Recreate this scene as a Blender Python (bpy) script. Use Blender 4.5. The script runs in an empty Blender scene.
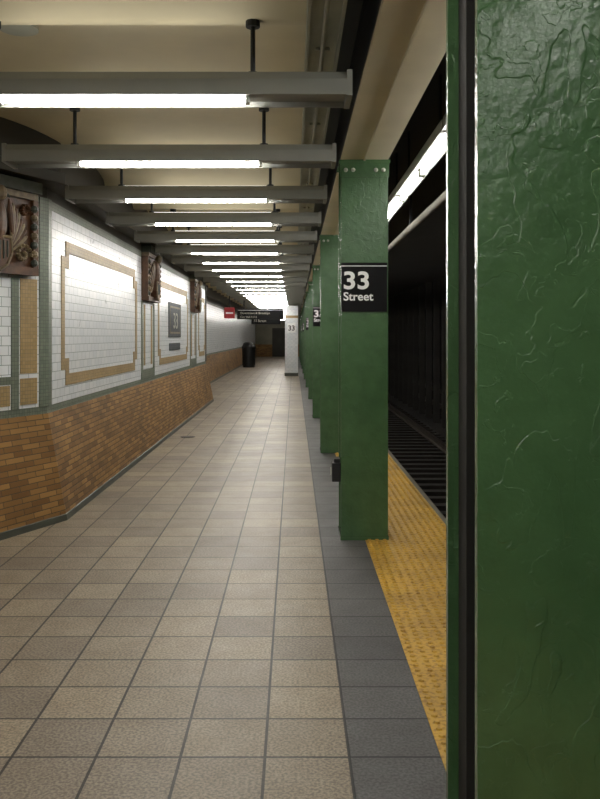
import bpy, math, random
from mathutils import Vector, Matrix
random.seed(7)
S=bpy.context.scene
try:
    S.view_settings.view_transform='Standard'
    S.view_settings.look='None'
    S.view_settings.exposure=0.0
except Exception: pass

# ---------------- materials ----------------
def newmat(name):
    m=bpy.data.materials.new(name); m.use_nodes=True
    nt=m.node_tree; return m,nt,nt.nodes['Principled BSDF']
def c4(c): return (c[0],c[1],c[2],1)
def hexc(h):
    v=[int(h[i:i+2],16)/255 for i in (0,2,4)]
    return tuple(((x+0.055)/1.055)**2.4 if x>0.04045 else x/12.92 for x in v)
def noise(nt,scale,detail=4,src='Object',dist=0,mapscale=None):
    tc=nt.nodes.new('ShaderNodeTexCoord'); n=nt.nodes.new('ShaderNodeTexNoise')
    n.inputs['Scale'].default_value=scale; n.inputs['Detail'].default_value=detail
    n.inputs['Distortion'].default_value=dist
    o=tc.outputs[src]
    if mapscale:
        mp=nt.nodes.new('ShaderNodeMapping'); mp.inputs['Scale'].default_value=mapscale
        nt.links.new(o,mp.inputs['Vector']); o=mp.outputs['Vector']
    nt.links.new(o,n.inputs['Vector']); return n
def ramp(nt,inp,stops):
    r=nt.nodes.new('ShaderNodeValToRGB'); e=r.color_ramp.elements
    while len(e)<len(stops): e.new(0.5)
    for i,(p,c) in enumerate(stops): e[i].position=p; e[i].color=c4(c)
    nt.links.new(inp,r.inputs['Fac']); return r
def mix(nt,a,b,fac,mode='MIX'):
    m=nt.nodes.new('ShaderNodeMix'); m.data_type='RGBA'; m.blend_type=mode
    for v,i in ((a,6),(b,7)):
        if isinstance(v,tuple): m.inputs[i].default_value=c4(v)
        else: nt.links.new(v,m.inputs[i])
    if isinstance(fac,(int,float)): m.inputs[0].default_value=fac
    else: nt.links.new(fac,m.inputs[0])
    return m.outputs[2]
def bump(nt,b,h,strength,dist=0.01,prev=None):
    n=nt.nodes.new('ShaderNodeBump'); n.inputs['Strength'].default_value=strength; n.inputs['Distance'].default_value=dist
    nt.links.new(h,n.inputs['Height'])
    if prev: nt.links.new(prev,n.inputs['Normal'])
    if b: nt.links.new(n.outputs['Normal'],b.inputs['Normal'])
    return n.outputs['Normal']
def simple(name,col,rough=0.6,var=0.25,scale=6,metal=0.0,bs=0.1,spec=0.5):
    m,nt,b=newmat(name)
    n=noise(nt,scale,5)
    d=tuple(x*(1-var) for x in col); l=tuple(min(1,x*(1+var*0.5)) for x in col)
    r=ramp(nt,n.outputs['Fac'],[(0.3,d),(0.7,l)])
    nt.links.new(r.outputs['Color'],b.inputs['Base Color'])
    b.inputs['Roughness'].default_value=rough; b.inputs['Metallic'].default_value=metal
    b.inputs['Specular IOR Level'].default_value=spec
    n2=noise(nt,scale*12,3); bump(nt,b,n2.outputs['Fac'],bs,0.004)
    return m
def bricks(name,c1,c2,mort,bw,rh,ms,rough,src='UV',offset=0.5,shift=(0,0,0),dirt=0.2,dirtscale=1.5,bs=0.4,speck=0,bias=0.0,wb=0.15,spec=0.5):
    m,nt,b=newmat(name)
    tc=nt.nodes.new('ShaderNodeTexCoord'); mp=nt.nodes.new('ShaderNodeMapping')
    mp.inputs['Location'].default_value=shift
    nt.links.new(tc.outputs[src],mp.inputs['Vector'])
    br=nt.nodes.new('ShaderNodeTexBrick'); br.offset=offset; br.inputs['Scale'].default_value=1
    br.inputs['Brick Width'].default_value=bw; br.inputs['Row Height'].default_value=rh
    br.inputs['Mortar Size'].default_value=ms; br.inputs['Mortar Smooth'].default_value=0.2
    br.inputs['Color1'].default_value=c4(c1); br.inputs['Color2'].default_value=c4(c2); br.inputs['Mortar'].default_value=c4(mort)
    br.inputs['Bias'].default_value=bias
    nt.links.new(mp.outputs['Vector'],br.inputs['Vector'])
    col=br.outputs['Color']
    n=noise(nt,dirtscale,6)
    r=ramp(nt,n.outputs['Fac'],[(0.3,(1-dirt,)*3),(0.65,(1,1,1))])
    col=mix(nt,col,r.outputs['Color'],1.0,'MULTIPLY')
    if speck:
        n3=noise(nt,90,2); r3=ramp(nt,n3.outputs['Fac'],[(0.38,(1-speck,)*3),(0.62,(1+speck*0.5,)*3)])
        col=mix(nt,col,r3.outputs['Color'],1.0,'MULTIPLY')
        n4=noise(nt,7,5); r4=ramp(nt,n4.outputs['Fac'],[(0.35,(0.88,0.86,0.84)),(0.6,(1,1,1))])
        col=mix(nt,col,r4.outputs['Color'],1.0,'MULTIPLY')
    nt.links.new(col,b.inputs['Base Color'])
    inv=nt.nodes.new('ShaderNodeMath'); inv.operation='SUBTRACT'; inv.inputs[0].default_value=1
    nt.links.new(br.outputs['Fac'],inv.inputs[1])
    nr=noise(nt,5,3)
    mr=nt.nodes.new('ShaderNodeMapRange'); mr.inputs['To Min'].default_value=max(0.03,rough-0.08); mr.inputs['To Max'].default_value=rough+0.1
    nt.links.new(nr.outputs['Fac'],mr.inputs['Value']); nt.links.new(mr.outputs['Result'],b.inputs['Roughness'])
    b.inputs['Specular IOR Level'].default_value=spec
    if wb:
        p=bump(nt,None,inv.outputs[0],bs,0.004)
        bump(nt,b,nr.outputs['Fac'],wb,0.01,p)
    else: bump(nt,b,inv.outputs[0],bs,0.004)
    return m

M={}
M['floor']=bricks('floor_tile_beige',hexc('a99a83'),hexc('8b7f70'),hexc('35312a'),0.305,0.305,0.006,0.46,'Object',0.0,(0.105,0.006,0),0.22,0.9,0.5,0.4,spec=0.4)
M['grey']=bricks('floor_tile_grey',hexc('666463'),hexc('565454'),hexc('1f1f1f'),0.335,0.305,0.006,0.5,'Object',0.0,(-0.2,0.006,0),0.25,1.2,0.5,0.36,spec=0.4)
M['white']=bricks('white_glazed_tile',hexc('eceef1'),hexc('e0e4e9'),hexc('9da4a6'),0.152,0.076,0.0032,0.3,'UV',0.5,(0,0,0),0.04,0.6,0.25,wb=0,spec=0.4)
M['brick']=bricks('brown_roman_brick',hexc('b0864e'),hexc('7d5a33'),hexc('605039'),0.2,0.045,0.004,0.58,'UV',0.5,(0,0,0),0.38,1.1,0.5,spec=0.35)
M['tan']=bricks('tan_mosaic',hexc('b3976a'),hexc('a0875a'),hexc('85765a'),0.03,0.03,0.002,0.5,'UV',0.0,(0,0,0),0.2,2,0.3)
M['greenmos']=bricks('green_grey_mosaic',hexc('7c8474'),hexc('6c7668'),hexc('585e54'),0.03,0.03,0.002,0.45,'UV',0.0,(0,0,0),0.2,2,0.3)
M['bluemos']=bricks('slate_mosaic',hexc('2a3036'),hexc('3c434a'),hexc('1e2226'),0.04,0.04,0.003,0.55,'UV',0.0,(0,0,0),0.2,2,0.3,spec=0.3)
M['base']=simple('base_stone',hexc('4c4e44'),0.55,0.3)
M['olive']=simple('dark_cornice_paint',hexc('38342a'),0.6,0.3,2)
M['farwall']=simple('far_wall_plaster',hexc('8a8674'),0.7,0.3,1)
M['cream']=simple('cream_ceiling_paint',hexc('d6ccab'),0.6,0.16,1.3)
M['cream2']=simple('cream_girder_paint',hexc('d9d0b6'),0.5,0.12,1.8)
M['greysteel']=simple('grey_steel',hexc('a8ab9d'),0.5,0.2,4)
M['fixgrey']=simple('fixture_enamel',hexc('8e8f89'),0.5,0.14,3)
M['fixin']=simple('fixture_reflector',hexc('b0b0ac'),0.4,0.05,3)
M['dark']=simple('black_steel',hexc('16181a'),0.5,0.3,5)
M['tunnel']=simple('dark_concrete',hexc('1a1816'),0.85,0.4,1.5)  # near-black tone for tunnel surfaces and the column recess block
M['tcol']=simple('dark_track_column',hexc('34312c'),0.7,0.4,1.5)  # dark tone for the posts between tracks
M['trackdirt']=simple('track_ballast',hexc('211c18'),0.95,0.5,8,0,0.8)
M['tie']=simple('timber_tie',hexc('241e19'),0.9,0.4,6)
M['rail']=simple('rail_steel',hexc('4a4038'),0.55,0.3,8,0.6)
M['signblack']=simple('sign_black_enamel',hexc('08080a'),0.6,0.1,4,0,0.02,0.2)
M['signwhite']=simple('sign_white_vinyl',hexc('f4f4f4'),0.5,0.02)
M['mosnum']=simple('numeral_mosaic',hexc('a8a698'),0.5,0.2,20)
M['red']=simple('sign_red',hexc('a02028'),0.45,0.1)
M['terra']=simple('terracotta_brown',hexc('50341f'),0.5,0.5,14,0,0.3)
M['terrac']=simple('terracotta_cream',hexc('77684e'),0.5,0.5,16,0,0.2)
M['terrag']=simple('terracotta_green',hexc('3a4036'),0.5,0.35,16,0,0.2)
M['bag']=simple('black_bin_plastic',hexc('0b0b0c'),0.45,0.2,10,0,0.2)
M['concrete']=simple('edge_concrete',hexc('6f6a60'),0.8,0.3,5)

m,nt,b=newmat('yellow_tactile')
n=noise(nt,2.2,6); r=ramp(nt,n.outputs['Fac'],[(0.3,hexc('b08a36')),(0.62,hexc('d6a93e'))])
n2=noise(nt,45,3); r2=ramp(nt,n2.outputs['Fac'],[(0.35,(0.6,0.55,0.5)),(0.52,(1,1,1))])
nt.links.new(mix(nt,r.outputs['Color'],r2.outputs['Color'],1.0,'MULTIPLY'),b.inputs['Base Color'])
b.inputs['Roughness'].default_value=0.5; bump(nt,b,n2.outputs['Fac'],0.2,0.003); M['yellow']=m

m,nt,b=newmat('green_gloss_paint')
n=noise(nt,1.6,6); r=ramp(nt,n.outputs['Fac'],[(0.3,hexc('3a5938')),(0.7,hexc('4d6e48'))])
n5=noise(nt,9,5); r5=ramp(nt,n5.outputs['Fac'],[(0.3,(0.82,0.84,0.82)),(0.6,(1,1,1))])
nt.links.new(mix(nt,r.outputs['Color'],r5.outputs['Color'],1.0,'MULTIPLY'),b.inputs['Base Color'])
b.inputs['Roughness'].default_value=0.21
na=noise(nt,6,3,dist=0.7,mapscale=(1,1,0.7))
st=ramp(nt,na.outputs['Fac'],[(0.53,(0,0,0)),(0.537,(1,1,1))])
nb=noise(nt,17,3,dist=1.0)
sb=ramp(nt,nb.outputs['Fac'],[(0.58,(0,0,0)),(0.592,(1,1,1))])
nc=noise(nt,26,2); nd=noise(nt,120,2)
p=bump(nt,None,st.outputs['Color'],0.5,0.0022)
p=bump(nt,None,sb.outputs['Color'],0.45,0.0018,p)
p=bump(nt,None,nc.outputs['Fac'],0.42,0.006,p)
p=bump(nt,b,nd.outputs['Fac'],0.35,0.0016,p)
M['green']=m

def emis(name,col,s):
    m,nt,b=newmat(name); b.inputs['Base Color'].default_value=(1,1,1,1)
    b.inputs['Emission Color'].default_value=c4(col); b.inputs['Emission Strength'].default_value=s; return m
M['tube']=emis('fluorescent_tube',(1.0,0.965,0.9),76)
M['addedglow']=emis('added_ceiling_glow',(1.0,0.965,0.9),3.6)  # added emitter, not an actual lamp; brightens the ceiling
M['tube2']=emis('track_fluorescent_tube',(0.99,0.98,0.92),30)

# ---------------- builder ----------------
class B:
    def __init__(s): s.v=[];s.f=[];s.m=[];s.uv=[];s.sm=[];s.mats=[]
    def mi(s,k):
        if k not in s.mats: s.mats.append(k)
        return s.mats.index(k)
    def face(s,pts,uvs,mat,smooth=False):
        i=len(s.v); s.v+= [tuple(p) for p in pts]; s.f.append(tuple(range(i,i+len(pts))))
        s.m.append(s.mi(mat)); s.uv.append(uvs); s.sm.append(smooth)
    def box(s,x0,x1,y0,y1,z0,z1,mat,T=None):
        T=T or Matrix()
        P=lambda x,y,z:T@Vector((x,y,z))
        q=[([(x0,y0,z0),(x1,y0,z0),(x1,y0,z1),(x0,y0,z1)],(0,2)),
           ([(x1,y1,z0),(x0,y1,z0),(x0,y1,z1),(x1,y1,z1)],(0,2)),
           ([(x0,y1,z0),(x0,y0,z0),(x0,y0,z1),(x0,y1,z1)],(1,2)),
           ([(x1,y0,z0),(x1,y1,z0),(x1,y1,z1),(x1,y0,z1)],(1,2)),
           ([(x0,y0,z1),(x1,y0,z1),(x1,y1,z1),(x0,y1,z1)],(0,1)),
           ([(x0,y1,z0),(x1,y1,z0),(x1,y0,z0),(x0,y0,z0)],(0,1))]
        for pts,(a,c) in q: s.face([P(*p) for p in pts],[(p[a],p[c]) for p in pts],mat)
    def prism(s,prof,a0,a1,axis,mat,T=None):
        T=T or Matrix()
        def P(p,a):
            return T@Vector((a,p[0],p[1])) if axis=='x' else (T@Vector((p[0],a,p[1])) if axis=='y' else T@Vector((p[0],p[1],a)))
        n=len(prof)
        for i in range(n):
            p,q=prof[i],prof[(i+1)%n]; L=math.dist(p,q)
            s.face([P(p,a0),P(q,a0),P(q,a1),P(p,a1)],[(a0,0),(a0,L),(a1,L),(a1,0)],mat)
        s.face([P(p,a0) for p in prof][::-1],[tuple(p) for p in prof][::-1],mat)
        s.face([P(p,a1) for p in prof],[tuple(p) for p in prof],mat)
    def cyl(s,p0,p1,r0,mat,r1=None,seg=14,T=None,cap=True):
        T=T or Matrix(); r1=r0 if r1 is None else r1
        p0=Vector(p0);p1=Vector(p1); d=(p1-p0).normalized()
        u=d.orthogonal().normalized(); w=d.cross(u)
        A=[];C=[]
        for i in range(seg):
            a=2*math.pi*i/seg; o=u*math.cos(a)+w*math.sin(a)
            A.append(T@(p0+o*r0)); C.append(T@(p1+o*r1))
        for i in range(seg):
            j=(i+1)%seg; s.face([A[i],A[j],C[j],C[i]],[(i/seg,0),((i+1)/seg,0),((i+1)/seg,1),(i/seg,1)],mat,True)
        if cap:
            s.face(A[::-1],[(0,0)]*seg,mat); s.face(C,[(0,0)]*seg,mat)
    def ell(s,c,r,mat,T=None,seg=14,rings=8,R=None,zmin=-1.0):
        T=T or Matrix(); R=R or Matrix()
        c=Vector(c)
        def P(t,a): return T@(c+R@Vector((r[0]*math.cos(t)*math.cos(a),r[1]*math.cos(t)*math.sin(a),r[2]*math.sin(t))))
        t0=math.asin(zmin)
        for i in range(rings):
            ta=t0+(math.pi/2-t0)*i/rings; tb=t0+(math.pi/2-t0)*(i+1)/rings
            for j in range(seg):
                a=2*math.pi*j/seg; c2=2*math.pi*(j+1)/seg
                s.face([P(ta,a),P(ta,c2),P(tb,c2),P(tb,a)],[(0,0)]*4,mat,True)
    def make(s,name,bevel=0,parent=None,merge=True,loc=(0,0,0)):
        me=bpy.data.meshes.new(name); me.from_pydata(s.v,[],s.f)
        for k in s.mats: me.materials.append(M[k])
        me.polygons.foreach_set('material_index',s.m)
        me.polygons.foreach_set('use_smooth',s.sm)
        ul=me.uv_layers.new(name='UVMap'); flat=[c for f in s.uv for q in f for c in q]
        ul.data.foreach_set('uv',flat)
        me.update()
        if merge:
            import bmesh
            bm=bmesh.new(); bm.from_mesh(me); bmesh.ops.remove_doubles(bm,verts=bm.verts,dist=1e-5); bm.to_mesh(me); bm.free()
        o=bpy.data.objects.new(name,me); S.collection.objects.link(o); o.location=loc
        if bevel:
            bv=o.modifiers.new('bevel','BEVEL'); bv.width=bevel; bv.segments=2; bv.limit_method='ANGLE'; bv.angle_limit=math.radians(50)
        if parent: o.parent=parent
        return o
def dup(o,name,loc):
    d=bpy.data.objects.new(name,o.data); S.collection.objects.link(d); d.location=loc
    for md in o.modifiers:
        n=d.modifiers.new(md.name,md.type); n.width=md.width; n.segments=md.segments; n.limit_method=md.limit_method; n.angle_limit=md.angle_limit
    return d
def text(name,body,loc,size,mat,parent,rot=(math.pi/2,0,0),off=0.0,ext=0.001,sx=1.0,align='LEFT'):
    cu=bpy.data.curves.new(name,'FONT'); cu.body=body; cu.size=size; cu.offset=off; cu.extrude=ext; cu.align_x=align
    cu.materials.append(M[mat])
    o=bpy.data.objects.new(name,cu); S.collection.objects.link(o); o.location=loc; o.rotation_euler=rot; o.scale=(sx,1,1)
    o.parent=parent; return o

YB,YE=-8.0,62.0
CZ=3.05
# ---------------- floor ----------------
b=B(); b.box(-3.7,0.2,YB,YE,-0.3,0,'floor'); b.make('floor',merge=False)
b=B(); b.box(0.2,0.53,YB,YE,-0.3,0,'grey'); b.make('floor_grey_border',merge=False)
b=B(); b.box(0.53,1.22,YB,YE,-0.3,0.004,'yellow')
b.box(1.22,1.26,YB,YE,-0.3,0.0,'concrete')
px=0.057; nx=12
y=0.8
while y<36:
    seg=8 if y<12 else 5
    for i in range(nx):
        x=0.56+i*px
        ra,za,rb,zb=0.0145,0.004,0.0105,0.0105
        A=[(x+ra*math.cos(2*math.pi*t/seg),y+ra*math.sin(2*math.pi*t/seg),za) for t in range(seg)]
        C=[(x+rb*math.cos(2*math.pi*t/seg),y+rb*math.sin(2*math.pi*t/seg),zb) for t in range(seg)]
        for t in range(seg):
            u=(t+1)%seg; b.face([A[t],A[u],C[u],C[t]],[(0,0)]*4,'yellow',False)
        b.face(C,[(0,0)]*seg,'yellow')
    y+=px
b.make('tactile_warning_strip',merge=False)
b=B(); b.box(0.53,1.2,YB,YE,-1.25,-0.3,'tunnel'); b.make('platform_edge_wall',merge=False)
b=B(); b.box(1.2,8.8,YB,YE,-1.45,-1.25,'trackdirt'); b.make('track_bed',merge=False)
b=B()
for t0 in (2.05,5.4):
    yy=YB+0.2
    while yy<YE-0.4:
        b.box(t0-0.5,t0+1.9,yy,yy+0.22,-1.25,-1.14,'tie'); yy+=0.6
    for xr in (t0,t0+1.435):
        prof=[(xr-0.065,-1.14),(xr+0.065,-1.14),(xr+0.065,-1.125),(xr+0.01,-1.11),(xr+0.01,-1.02),(xr+0.035,-1.01),(xr+0.035,-0.98),(xr-0.035,-0.98),(xr-0.035,-1.01),(xr-0.01,-1.02),(xr-0.01,-1.11),(xr-0.065,-1.125)]
        b.prism(prof,YB,YE,'y','rail')
b.make('railway_track',merge=False)

# ---------------- left wall ----------------
PL=[(-3.3,YB),(-3.3,4.2),(-2.05,7.0),(-2.05,19.6),(-2.85,19.95),(-2.85,YE)]
def normals(pl):
    ns=[]
    for i in range(len(pl)-1):
        d=Vector((pl[i+1][0]-pl[i][0],pl[i+1][1]-pl[i][1])).normalized(); ns.append(Vector((d.y,-d.x)))
    out=[]
    for i in range(len(pl)):
        if i==0: out.append(ns[0])
        elif i==len(pl)-1: out.append(ns[-1])
        else:
            m_=(ns[i-1]+ns[i]).normalized(); out.append(m_/max(0.4,m_.dot(ns[i])))
    return out
NL=normals(PL)
prof=[(0.18,0,None),(0.172,0.05,'base'),(0.165,0.055,'base'),(0.008,0.88,'brick'),(0.0,0.88,'greenmos'),(0.0,0.94,'greenmos'),(0.0,2.58,'white'),(0.0,2.66,'greenmos'),(0,2.75,'olive'),(0.16,2.77,'olive'),(0.16,2.86,'olive'),(0.12,2.88,'olive'),(0.12,3.35,'olive')]
b=B(); ul=0
for i in range(len(PL)-1):
    L=math.dist(PL[i],PL[i+1]); vl=0
    for j in range(1,len(prof)):
        a,c=prof[j-1],prof[j]; dl=math.dist(a[:2],c[:2])
        v0=a[1] if c[2]=='white' else vl; v1=c[1] if c[2]=='white' else vl+dl
        def P(k,o): q=Vector(PL[k])+NL[k]*o[0]; return (q.x,q.y,o[1])
        b.face([P(i,a),P(i+1,a),P(i+1,c),P(i,c)],[(ul,v0),(ul+L,v0),(ul+L,v1),(ul,v1)],c[2])
        vl+=dl
    ul+=L
b.make('wall_left',merge=False)

def frame(org,d):
    d=Vector((d[0],d[1],0)).normalized(); n=Vector((d.y,-d.x,0))
    T=Matrix.Identity(4)
    T.col[0][:3]=d; T.col[1][:3]=-n; T.col[2][:3]=(0,0,1); T.col[3][:3]=(org[0],org[1],0)
    return T
TL=frame((-2.05,0),(0,1))
dA=Vector((PL[2][0]-PL[1][0],PL[2][1]-PL[1][1])).normalized()
TA=frame(PL[2],(dA.x,dA.y))

def border(b,u0,u1,z0,z1,w,n,T,mat='tan',y0=-0.008,y1=0.0):
    bx=lambda a,c,e,f:b.box(a,c,y0,y1,e,f,mat,T)
    bx(u0,u0+w,z0+n,z1-n); bx(u1-w,u1,z0+n,z1-n)
    bx(u0+n,u1-n,z1-w,z1); bx(u0+n,u1-n,z0,z0+w)
    for (ua,ub,va,vb) in ((u0+w,u0+n+w,u0+n,u0+n+w),(u1-n-w,u1-w,u1-n-w,u1-n)):
        bx(ua,ub,z1-n-w,z1-n); bx(ua,ub,z0+n,z0+n+w)
        bx(va,vb,z1-n,z1-w); bx(va,vb,z0+w,z0+n)
for u0,u1 in ((7.42,10.98),(12.7,16.25)):
    b=B(); border(b,u0,u1,1.08,2.37,0.1,0.14,TL)
    if u0>12:
        b.box(13.75,15.2,-0.012,0.0,1.5,2.08,'bluemos',TL)
        b.box(13.86,15.09,-0.016,0.0,1.56,2.02,'terrac',TL)
        b.box(13.9,15.05,-0.018,0.0,1.59,1.99,'bluemos',TL)
        b.box(13.85,15.1,-0.012,0.0,1.28,1.40,'bluemos',TL)
    o=b.make('mosaic_tile_panel',merge=False)
    if u0>12:
        text('numerals','33',(-2.05+0.02,14.47,1.65),0.38,'mosnum',o,(math.pi/2,0,math.pi/2),0.0,0.003,1.6,'CENTER')
b=B(); border(b,18.05,19.42,1.08,2.37,0.1,0.14,TL); b.make('mosaic_tile_panel',merge=False)
def pil(T,u0,u1,name):
    b=B()
    for a,c in ((u0,u0+0.1),(u1-0.1,u1)):
        b.box(a,c,-0.012,0.0,0.94,1.99,'greenmos',T)
    b.box(u0+0.1,u1-0.1,-0.012,0.0,0.94,1.06,'greenmos',T)
    b.box(u0+0.2,u0+0.28,-0.01,0.0,1.12,1.95,'tan',T); b.box(u1-0.28,u1-0.2,-0.01,0.0,1.12,1.95,'tan',T)
    b.make(name,merge=False)
pil(TL,11.3,12.35,'tile_pilaster'); pil(TL,16.6,17.65,'tile_pilaster')
b=B()
b.box(0.0,0.1,-0.012,0.0,0.94,2.66,'greenmos',TL@Matrix.Translation((7.0,0,0)))
b.box(-0.1,0.0,-0.012,0.0,0.94,2.66,'greenmos',TA)
b.box(-0.32,-0.13,-0.01,0.0,1.22,1.98,'tan',TA); b.box(-0.32,-0.13,-0.01,0.0,0.97,1.18,'tan',TA)
b.box(-0.42,-0.34,-0.01,0.0,0.94,1.98,'greenmos',TA)
b.box(-1.3,-0.44,-0.01,0.0,0.97,1.13,'tan',TA); b.box(-1.3,-0.42,-0.011,0.0,1.14,1.2,'greenmos',TA)
b.make('corner_tile_pilaster',merge=False)
b=B(); b.box(19.45,19.58,-0.02,0.0,0.94,2.66,'olive',TL); b.make('trim_1',merge=False)
b=B(); b.box(-1.1,-0.575,-0.03,0,1.35,1.78,'dark',TA); b.box(-1.08,-0.585,-0.034,-0.03,1.37,1.76,'red',TA); b.make('wall_notice')

def plaque(T,uc,z0,z1,w):
    b=B(); h=z1-z0
    TT=T@Matrix.Translation((uc,0,z0))
    b.box(-w/2,w/2,-0.06,0.0,0,h,'terra',TT)
    b.box(-w/2-0.03,w/2+0.03,-0.13,0.0,h-0.09,h,'terrag',TT)
    b.box(-w/2-0.015,w/2+0.015,-0.1,0.0,h-0.14,h-0.09,'terrac',TT)
    b.box(-w/2-0.02,w/2+0.02,-0.1,0.0,0,0.06,'terra',TT)
    for sx in (-1,1):
        b.box(sx*w/2-0.03,sx*w/2+0.03,-0.09,0.0,0.06,h-0.14,'terra',TT)
        for i in range(7):
            b.ell((sx*(w/2-0.02),-0.09,0.1+i*(h-0.28)/6.4),(0.032,0.03,0.03),'terrac' if i%2 else 'terrag',TT,8,5)
        for i in range(8):
            a=math.radians(8+i*17)
            c=(sx*(0.13+0.12*math.cos(a*0.6)),-0.085-0.004*i,h*0.50-0.14+i*0.028)
            R=Matrix.Rotation(sx*(math.radians(62)-a*0.55),4,'Y')
            b.ell(c,(0.026,0.022,0.15),'terra' if i%2 else 'terrac',TT,8,6,R)
        for t in range(14):
            a=t*0.55; rr=0.085-0.0052*t
            b.ell((sx*(w/2-0.15)+rr*math.cos(a),-0.09,0.16+rr*math.sin(a)),(0.017,0.028,0.017),'terrac',TT,6,4)
        for t in range(10):
            a=t*0.6; rr=0.06-0.005*t
            b.ell((sx*(w/2-0.12)+rr*math.cos(a),-0.08,h-0.24+rr*math.sin(a)),(0.015,0.025,0.015),'terra',TT,6,4)
        b.cyl((sx*0.05,-0.1,h*0.30),(sx*0.06,-0.1,h*0.2),0.02,'terra',0.012,8,TT)
    b.ell((0,-0.11,h*0.52),(0.1,0.07,0.19),'terra',TT,12,8)
    b.ell((0.01,-0.15,h*0.52+0.21),(0.05,0.05,0.06),'terrac',TT,10,6)
    b.cyl((0.05,-0.16,h*0.52+0.21),(0.1,-0.16,h*0.52+0.185),0.02,'terrag',0.004,8,TT)
    sp=[(-0.12,0.27),(0.12,0.27),(0.13,0.15),(0.08,0.06),(0,0.015),(-0.08,0.06),(-0.13,0.15)]
    b.face([TT@Vector((p[0],-0.15,p[1])) for p in sp],[(0,0)]*7,'terra')
    for i in range(7):
        p,q=sp[i],sp[(i+1)%7]; b.face([TT@Vector((p[0],-0.15,p[1])),TT@Vector((p[0],-0.06,p[1])),TT@Vector((q[0],-0.06,q[1])),TT@Vector((q[0],-0.15,q[1]))],[(0,0)]*4,'terra')
        b.cyl((p[0],-0.15,p[1]),(q[0],-0.15,q[1]),0.012,'terrac',None,6,TT)
    for i in range(5): b.cyl((-0.08+i*0.04,-0.152,0.24),(-0.08+i*0.04,-0.152,0.09+abs(i-2)*0.012),0.007,'terrag',None,6,TT)
    return b.make('eagle_relief_plaque',merge=False)
plaque(TL,11.83,2.0,2.74,0.95); plaque(TL,17.13,2.0,2.74,0.95); plaque(TA,-0.7,2.0,2.74,0.93)

# ---------------- ceiling ----------------
F0=4.10; SP=1.52
b=B(); n=14
k0=int((YB-F0)/SP)-1
yy=[]
for k in range(k0,42):
    for i in range(n):
        t=i/n; yk=F0+(k+t)*SP
        if t==0: yy.append((yk-0.05,CZ)); yy.append((yk+0.05,CZ))
        else: yy.append((yk+ (0.05 if t<0.1 else 0), CZ+0.12*math.sin(math.pi*t)**0.55))
yy=[p for p in yy if YB-0.2<=p[0]<=YE+0.2]
for i in range(len(yy)-1):
    (a,za),(c,zc)=yy[i],yy[i+1]
    b.face([(-3.6,a,za),(0.07,a,za),(0.07,c,zc),(-3.6,c,zc)][::-1],[(0,0)]*4,'cream',True)
b.box(-3.6,0.07,YB,YE,3.35,3.45,'tunnel')
b.make('ceiling',merge=True)
b=B(); b.box(0.06,0.23,YB,YE,2.99,3.07,'greysteel'); b.box(0.06,0.075,YB,YE,2.96,2.99,'greysteel'); b.box(0.215,0.23,YB,YE,2.96,2.99,'greysteel')
y=0.5
while y<30:
    b.cyl((0.12,y,2.99),(0.12,y,2.975),0.012,'greysteel',None,8); b.cyl((0.17,y,2.99),(0.17,y,2.975),0.012,'greysteel',None,8); y+=0.76
b.box(0.23,0.35,YB,YE,3.2,3.3,'dark')
b.cyl((0.145,YB,2.972),(0.145,YE,2.972),0.011,'greysteel',None,8)
b.make('ceiling_steel_channel',merge=False)
b=B(); b.box(0.35,0.70,YB,YE,2.83,2.86,'cream2'); b.box(0.515,0.53,YB,YE,2.822,2.83,'cream2')
b.box(0.36,0.69,YB,YE,2.86,3.4,'dark'); b.make('ceiling_girder',merge=False)
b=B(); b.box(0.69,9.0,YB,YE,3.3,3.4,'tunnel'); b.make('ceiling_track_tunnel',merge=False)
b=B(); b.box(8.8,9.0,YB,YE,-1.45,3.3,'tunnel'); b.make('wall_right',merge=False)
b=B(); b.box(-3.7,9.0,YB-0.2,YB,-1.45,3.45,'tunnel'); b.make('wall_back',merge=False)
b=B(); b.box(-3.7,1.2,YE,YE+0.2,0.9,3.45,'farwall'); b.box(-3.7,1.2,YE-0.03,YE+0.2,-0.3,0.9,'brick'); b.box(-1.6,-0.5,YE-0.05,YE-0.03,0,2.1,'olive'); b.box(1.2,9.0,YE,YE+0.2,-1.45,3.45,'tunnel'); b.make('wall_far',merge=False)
b=B(); b.cyl((-1.42,4.35,3.12),(-1.42,4.35,3.17),0.1,'greysteel',0.05,20); b.cyl((-1.42,4.35,3.1),(-1.42,4.35,3.12),0.1,'greysteel',None,20); b.make('ceiling_junction_cover',merge=False)

# ---------------- fixtures ----------------
b=B()
x0,x1=-1.9,0.27
b.prism([(-0.12,2.662),(-0.12,2.735),(-0.095,2.775),(0.095,2.775),(0.12,2.735),(0.12,2.662),(0.112,2.662),(0.112,2.69),(-0.112,2.69),(-0.112,2.662)],x0,x1,'x','fixgrey')
b.prism([(-0.05,2.69),(-0.02,2.682),(0.02,2.682),(0.05,2.69)],-1.44,-0.215,'x','fixin')
for xe in (-1.44,-0.235): b.box(xe,xe+0.02,-0.025,0.025,2.65,2.69,'fixin')
b.cyl((-1.42,0,2.666),(-0.235,0,2.666),0.013,'tube',None,12)
b.box(-1.43,-0.235,-0.06,0.06,2.776,2.782,'addedglow')  # glowing strip added on the housing top, unseen from below, to lift the ceiling
for xr in (-0.2,-1.46):
    b.cyl((xr,0,2.775),(xr,0,CZ),0.012,'dark',None,8); b.cyl((xr,0,CZ-0.03),(xr,0,CZ),0.035,'dark',None,10); b.cyl((xr,0,2.775),(xr,0,2.80),0.028,'dark',None,10)
b.box(x1-0.02,x1+0.006,-0.122,0.122,2.657,2.778,'fixgrey'); b.box(x0-0.006,x0+0.02,-0.122,0.122,2.657,2.778,'fixgrey')
fx=b.make('fluorescent_light_fixture',bevel=0.0,merge=False,loc=(0,F0,0))
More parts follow.
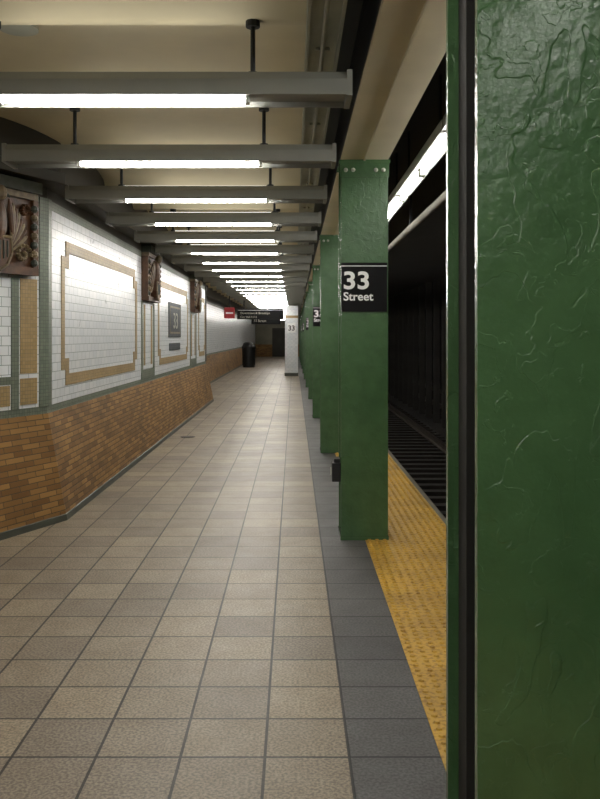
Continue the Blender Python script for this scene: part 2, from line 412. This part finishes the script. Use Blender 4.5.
for k in range(-7,37):
    if k==0 or (k>26 and k%3): continue
    dup(fx,'fluorescent_light_fixture',(0,F0+k*SP,0))
b=B()
b.box(0.94,1.06,0.02,2.42,2.83,2.90,'greysteel')
b.prism([(0.93,2.815),(0.95,2.84),(1.05,2.84),(1.07,2.815)],0.02,2.42,'y','fixin')
b.cyl((1.0,0.04,2.79),(1.0,1.17,2.79),0.019,'tube2'); b.cyl((1.0,1.28,2.79),(1.0,2.40,2.79),0.019,'tube2')
for yq in (0.02,1.17,1.26,2.4): b.box(0.975,1.025,yq,yq+0.02,2.765,2.82,'greysteel')
for yq in (0.4,2.0): b.cyl((1.0,yq,2.9),(1.0,yq,3.3),0.012,'dark',None,8)
tf=b.make('track_light_fixture',merge=False,loc=(0,5.35,0))
for k in (-4,-3,-2,-1,1,2,3,4,5,6,7,8): dup(tf,'track_light_fixture',(0,5.35+k*2.46,0))
b=B(); b.cyl((1.36,YB,2.78),(1.36,YE,2.78),0.035,'concrete',None,12)
y=YB+1
while y<40:
    b.box(1.345,1.375,y,y+0.04,2.8,3.3,'dark'); y+=2.4
b.make('conduit_pipe',merge=False)

# ---------------- columns ----------------
def colmesh():
    b=B(); z1=2.83
    b.box(0.35,0.70,0,0.022,0,z1,'green'); b.box(0.35,0.70,0.308,0.33,0,z1,'green')
    b.box(0.513,0.537,0.022,0.308,0,z1,'green')
    b.box(0.374,0.50,0.22,0.307,0.03,z1-0.03,'tunnel')   # dark block added to put shade into the web recess
    b.box(0.345,0.705,-0.008,0.338,0,0.03,'green')
    b.box(0.343,0.707,-0.01,0.0,z1-0.13,z1-0.025,'green'); b.box(0.335,0.715,-0.016,0.345,z1-0.025,z1,'green')
    for x in (0.385,0.44,0.61,0.665):
        b.ell((x,-0.01,z1-0.075),(0.016,0.014,0.016),'greysteel',None,10,6)
    return b
COL=[1.61+4.67*k for k in range(-2,13)]
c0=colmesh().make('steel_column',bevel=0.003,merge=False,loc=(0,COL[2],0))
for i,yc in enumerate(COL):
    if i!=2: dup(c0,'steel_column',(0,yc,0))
for i,yc in enumerate(COL):
    if i>=3 and (i-3)%2==0 and i<12:
        b=B(); b.box(0.352,0.692,-0.012,-0.001,1.70,2.065,'signblack'); b.box(0.354,0.690,-0.0135,-0.012,2.038,2.043,'signwhite')
        s=b.make('station_column_sign',loc=(0,yc,0),merge=False)
        text('sign_number','33',(0.362,-0.0145,1.872),0.18,'signwhite',s,off=0.0042,sx=1.14)
        text('sign_word','Street',(0.366,-0.0145,1.785),0.086,'signwhite',s,off=0.0015,sx=1.04)
b=B(); y=COL[3]
b.box(0.285,0.349,y+0.02,y+0.16,0.43,0.57,'dark'); b.box(0.30,0.345,y+0.03,y+0.15,0.57,0.60,'dark'); b.cyl((0.283,y+0.09,0.5),(0.275,y+0.09,0.5),0.03,'greysteel',None,12)
b.make('electrical_outlet_box',bevel=0.006)

b=B()
b.box(-0.09,0.09,0,0.02,-1.25,3.3,'tcol'); b.box(-0.09,0.09,0.18,0.2,-1.25,3.3,'tcol'); b.box(-0.01,0.01,0.02,0.18,-1.25,3.3,'tcol')
tc=b.make('track_column',loc=(4.55,1.0,0),merge=False)
for k in range(1,30): dup(tc,'track_column',(4.55,1+k*1.52,0))

# ---------------- far objects ----------------
b=B()
b.box(-0.34,0.15,32.0,32.5,0,2.97,'white')
b.box(-0.345,0.155,31.99,32.51,2.2,2.3,'tan'); b.box(-0.36,0.17,31.98,32.52,0,0.12,'base')
b.box(-0.25,0.06,31.985,32.0,1.65,2.0,'signwhite')
o=b.make('tiled_pillar',merge=False)
text('numerals','33',(-0.095,31.98,1.73),0.27,'signblack',o,off=0.003,align='CENTER')
b=B()
b.box(-1.82,-0.33,27,27.08,2.06,2.40,'signblack'); b.box(-1.8,-0.35,26.995,27,2.34,2.35,'signwhite')
for x in (-1.6,-0.5): b.cyl((x,27.04,2.4),(x,27.04,3.08),0.02,'dark',None,8)
o=b.make('hanging_direction_sign',merge=False)
text('line_1','Downtown & Brooklyn',(-1.72,26.99,2.22),0.10,'mosnum',o)
text('line_2','City Hall 4 5 6',(-1.72,26.99,2.1),0.09,'mosnum',o)
b=B(); b.box(-2.2,-1.87,26.6,26.66,2.08,2.42,'red'); b.box(-2.15,-1.92,26.594,26.6,2.22,2.27,'signwhite'); b.cyl((-2.035,26.63,2.42),(-2.035,26.63,3.1),0.018,'dark',None,8)
o=b.make('hanging_exit_sign',merge=False)
def hsign(x0,x1,y,z0,z1,txt):
    b=B(); b.box(x0,x1,y,y+0.08,z0,z1,'signblack')
    for x in (x0+0.2,x1-0.2): b.cyl((x,y+0.04,z1),(x,y+0.04,3.08),0.02,'dark',None,8)
    o=b.make('hanging_direction_sign',merge=False); text('line_1',txt,(x0+0.1,y-0.01,z0+0.1),0.15,'mosnum',o)
hsign(-1.9,-0.6,37.6,2.05,2.35,'33 Street')
def bin_(x,y,s=1.0,name='litter_bin'):
    b=B()
    b.cyl((x,y,0),(x,y,0.06),0.28*s,'bag',0.3*s,20); b.cyl((x,y,0.06),(x,y,0.95),0.29*s,'bag',0.335*s,20)
    b.cyl((x,y,0.93),(x,y,1.0),0.35*s,'bag',0.35*s,20); b.cyl((x,y,1.0),(x,y,1.14),0.33*s,'bag',0.27*s,20); b.ell((x,y,1.14),(0.27*s,0.27*s,0.1),'bag',None,20,5,None,0.0)
    for i in range(10):
        a=i*math.pi/5; b.box(-0.012,0.012,-0.3*s-0.02,-0.3*s+0.02,0.1,0.92,'dark',Matrix.Translation((x,y,0))@Matrix.Rotation(a,4,'Z'))
    b.make(name,merge=False)
bin_(-2.2,41.0)
b=B(); b.cyl((-1.6,12.7,0),(-1.6,12.7,0.004),0.11,'dark',None,20)
for i in range(5): b.box(-1.68+i*0.035,-1.665+i*0.035,12.62,12.78,0.004,0.006,'rail')
b.make('floor_drain',merge=False)

# ---------------- world, camera ----------------
w=bpy.data.worlds.new('world'); S.world=w; w.use_nodes=True
w.node_tree.nodes['Background'].inputs['Color'].default_value=(0.5,0.5,0.5,1); w.node_tree.nodes['Background'].inputs['Strength'].default_value=0.02
cd=bpy.data.cameras.new('camera'); cam=bpy.data.objects.new('camera',cd); S.collection.objects.link(cam)
cam.location=(0,0,1.52); cam.rotation_euler=(math.pi/2,0,0)
cd.sensor_width=36; cd.lens=38; cd.shift_x=6/799; cd.shift_y=-63.5/799; cd.clip_start=0.05; cd.clip_end=200
S.camera=cam
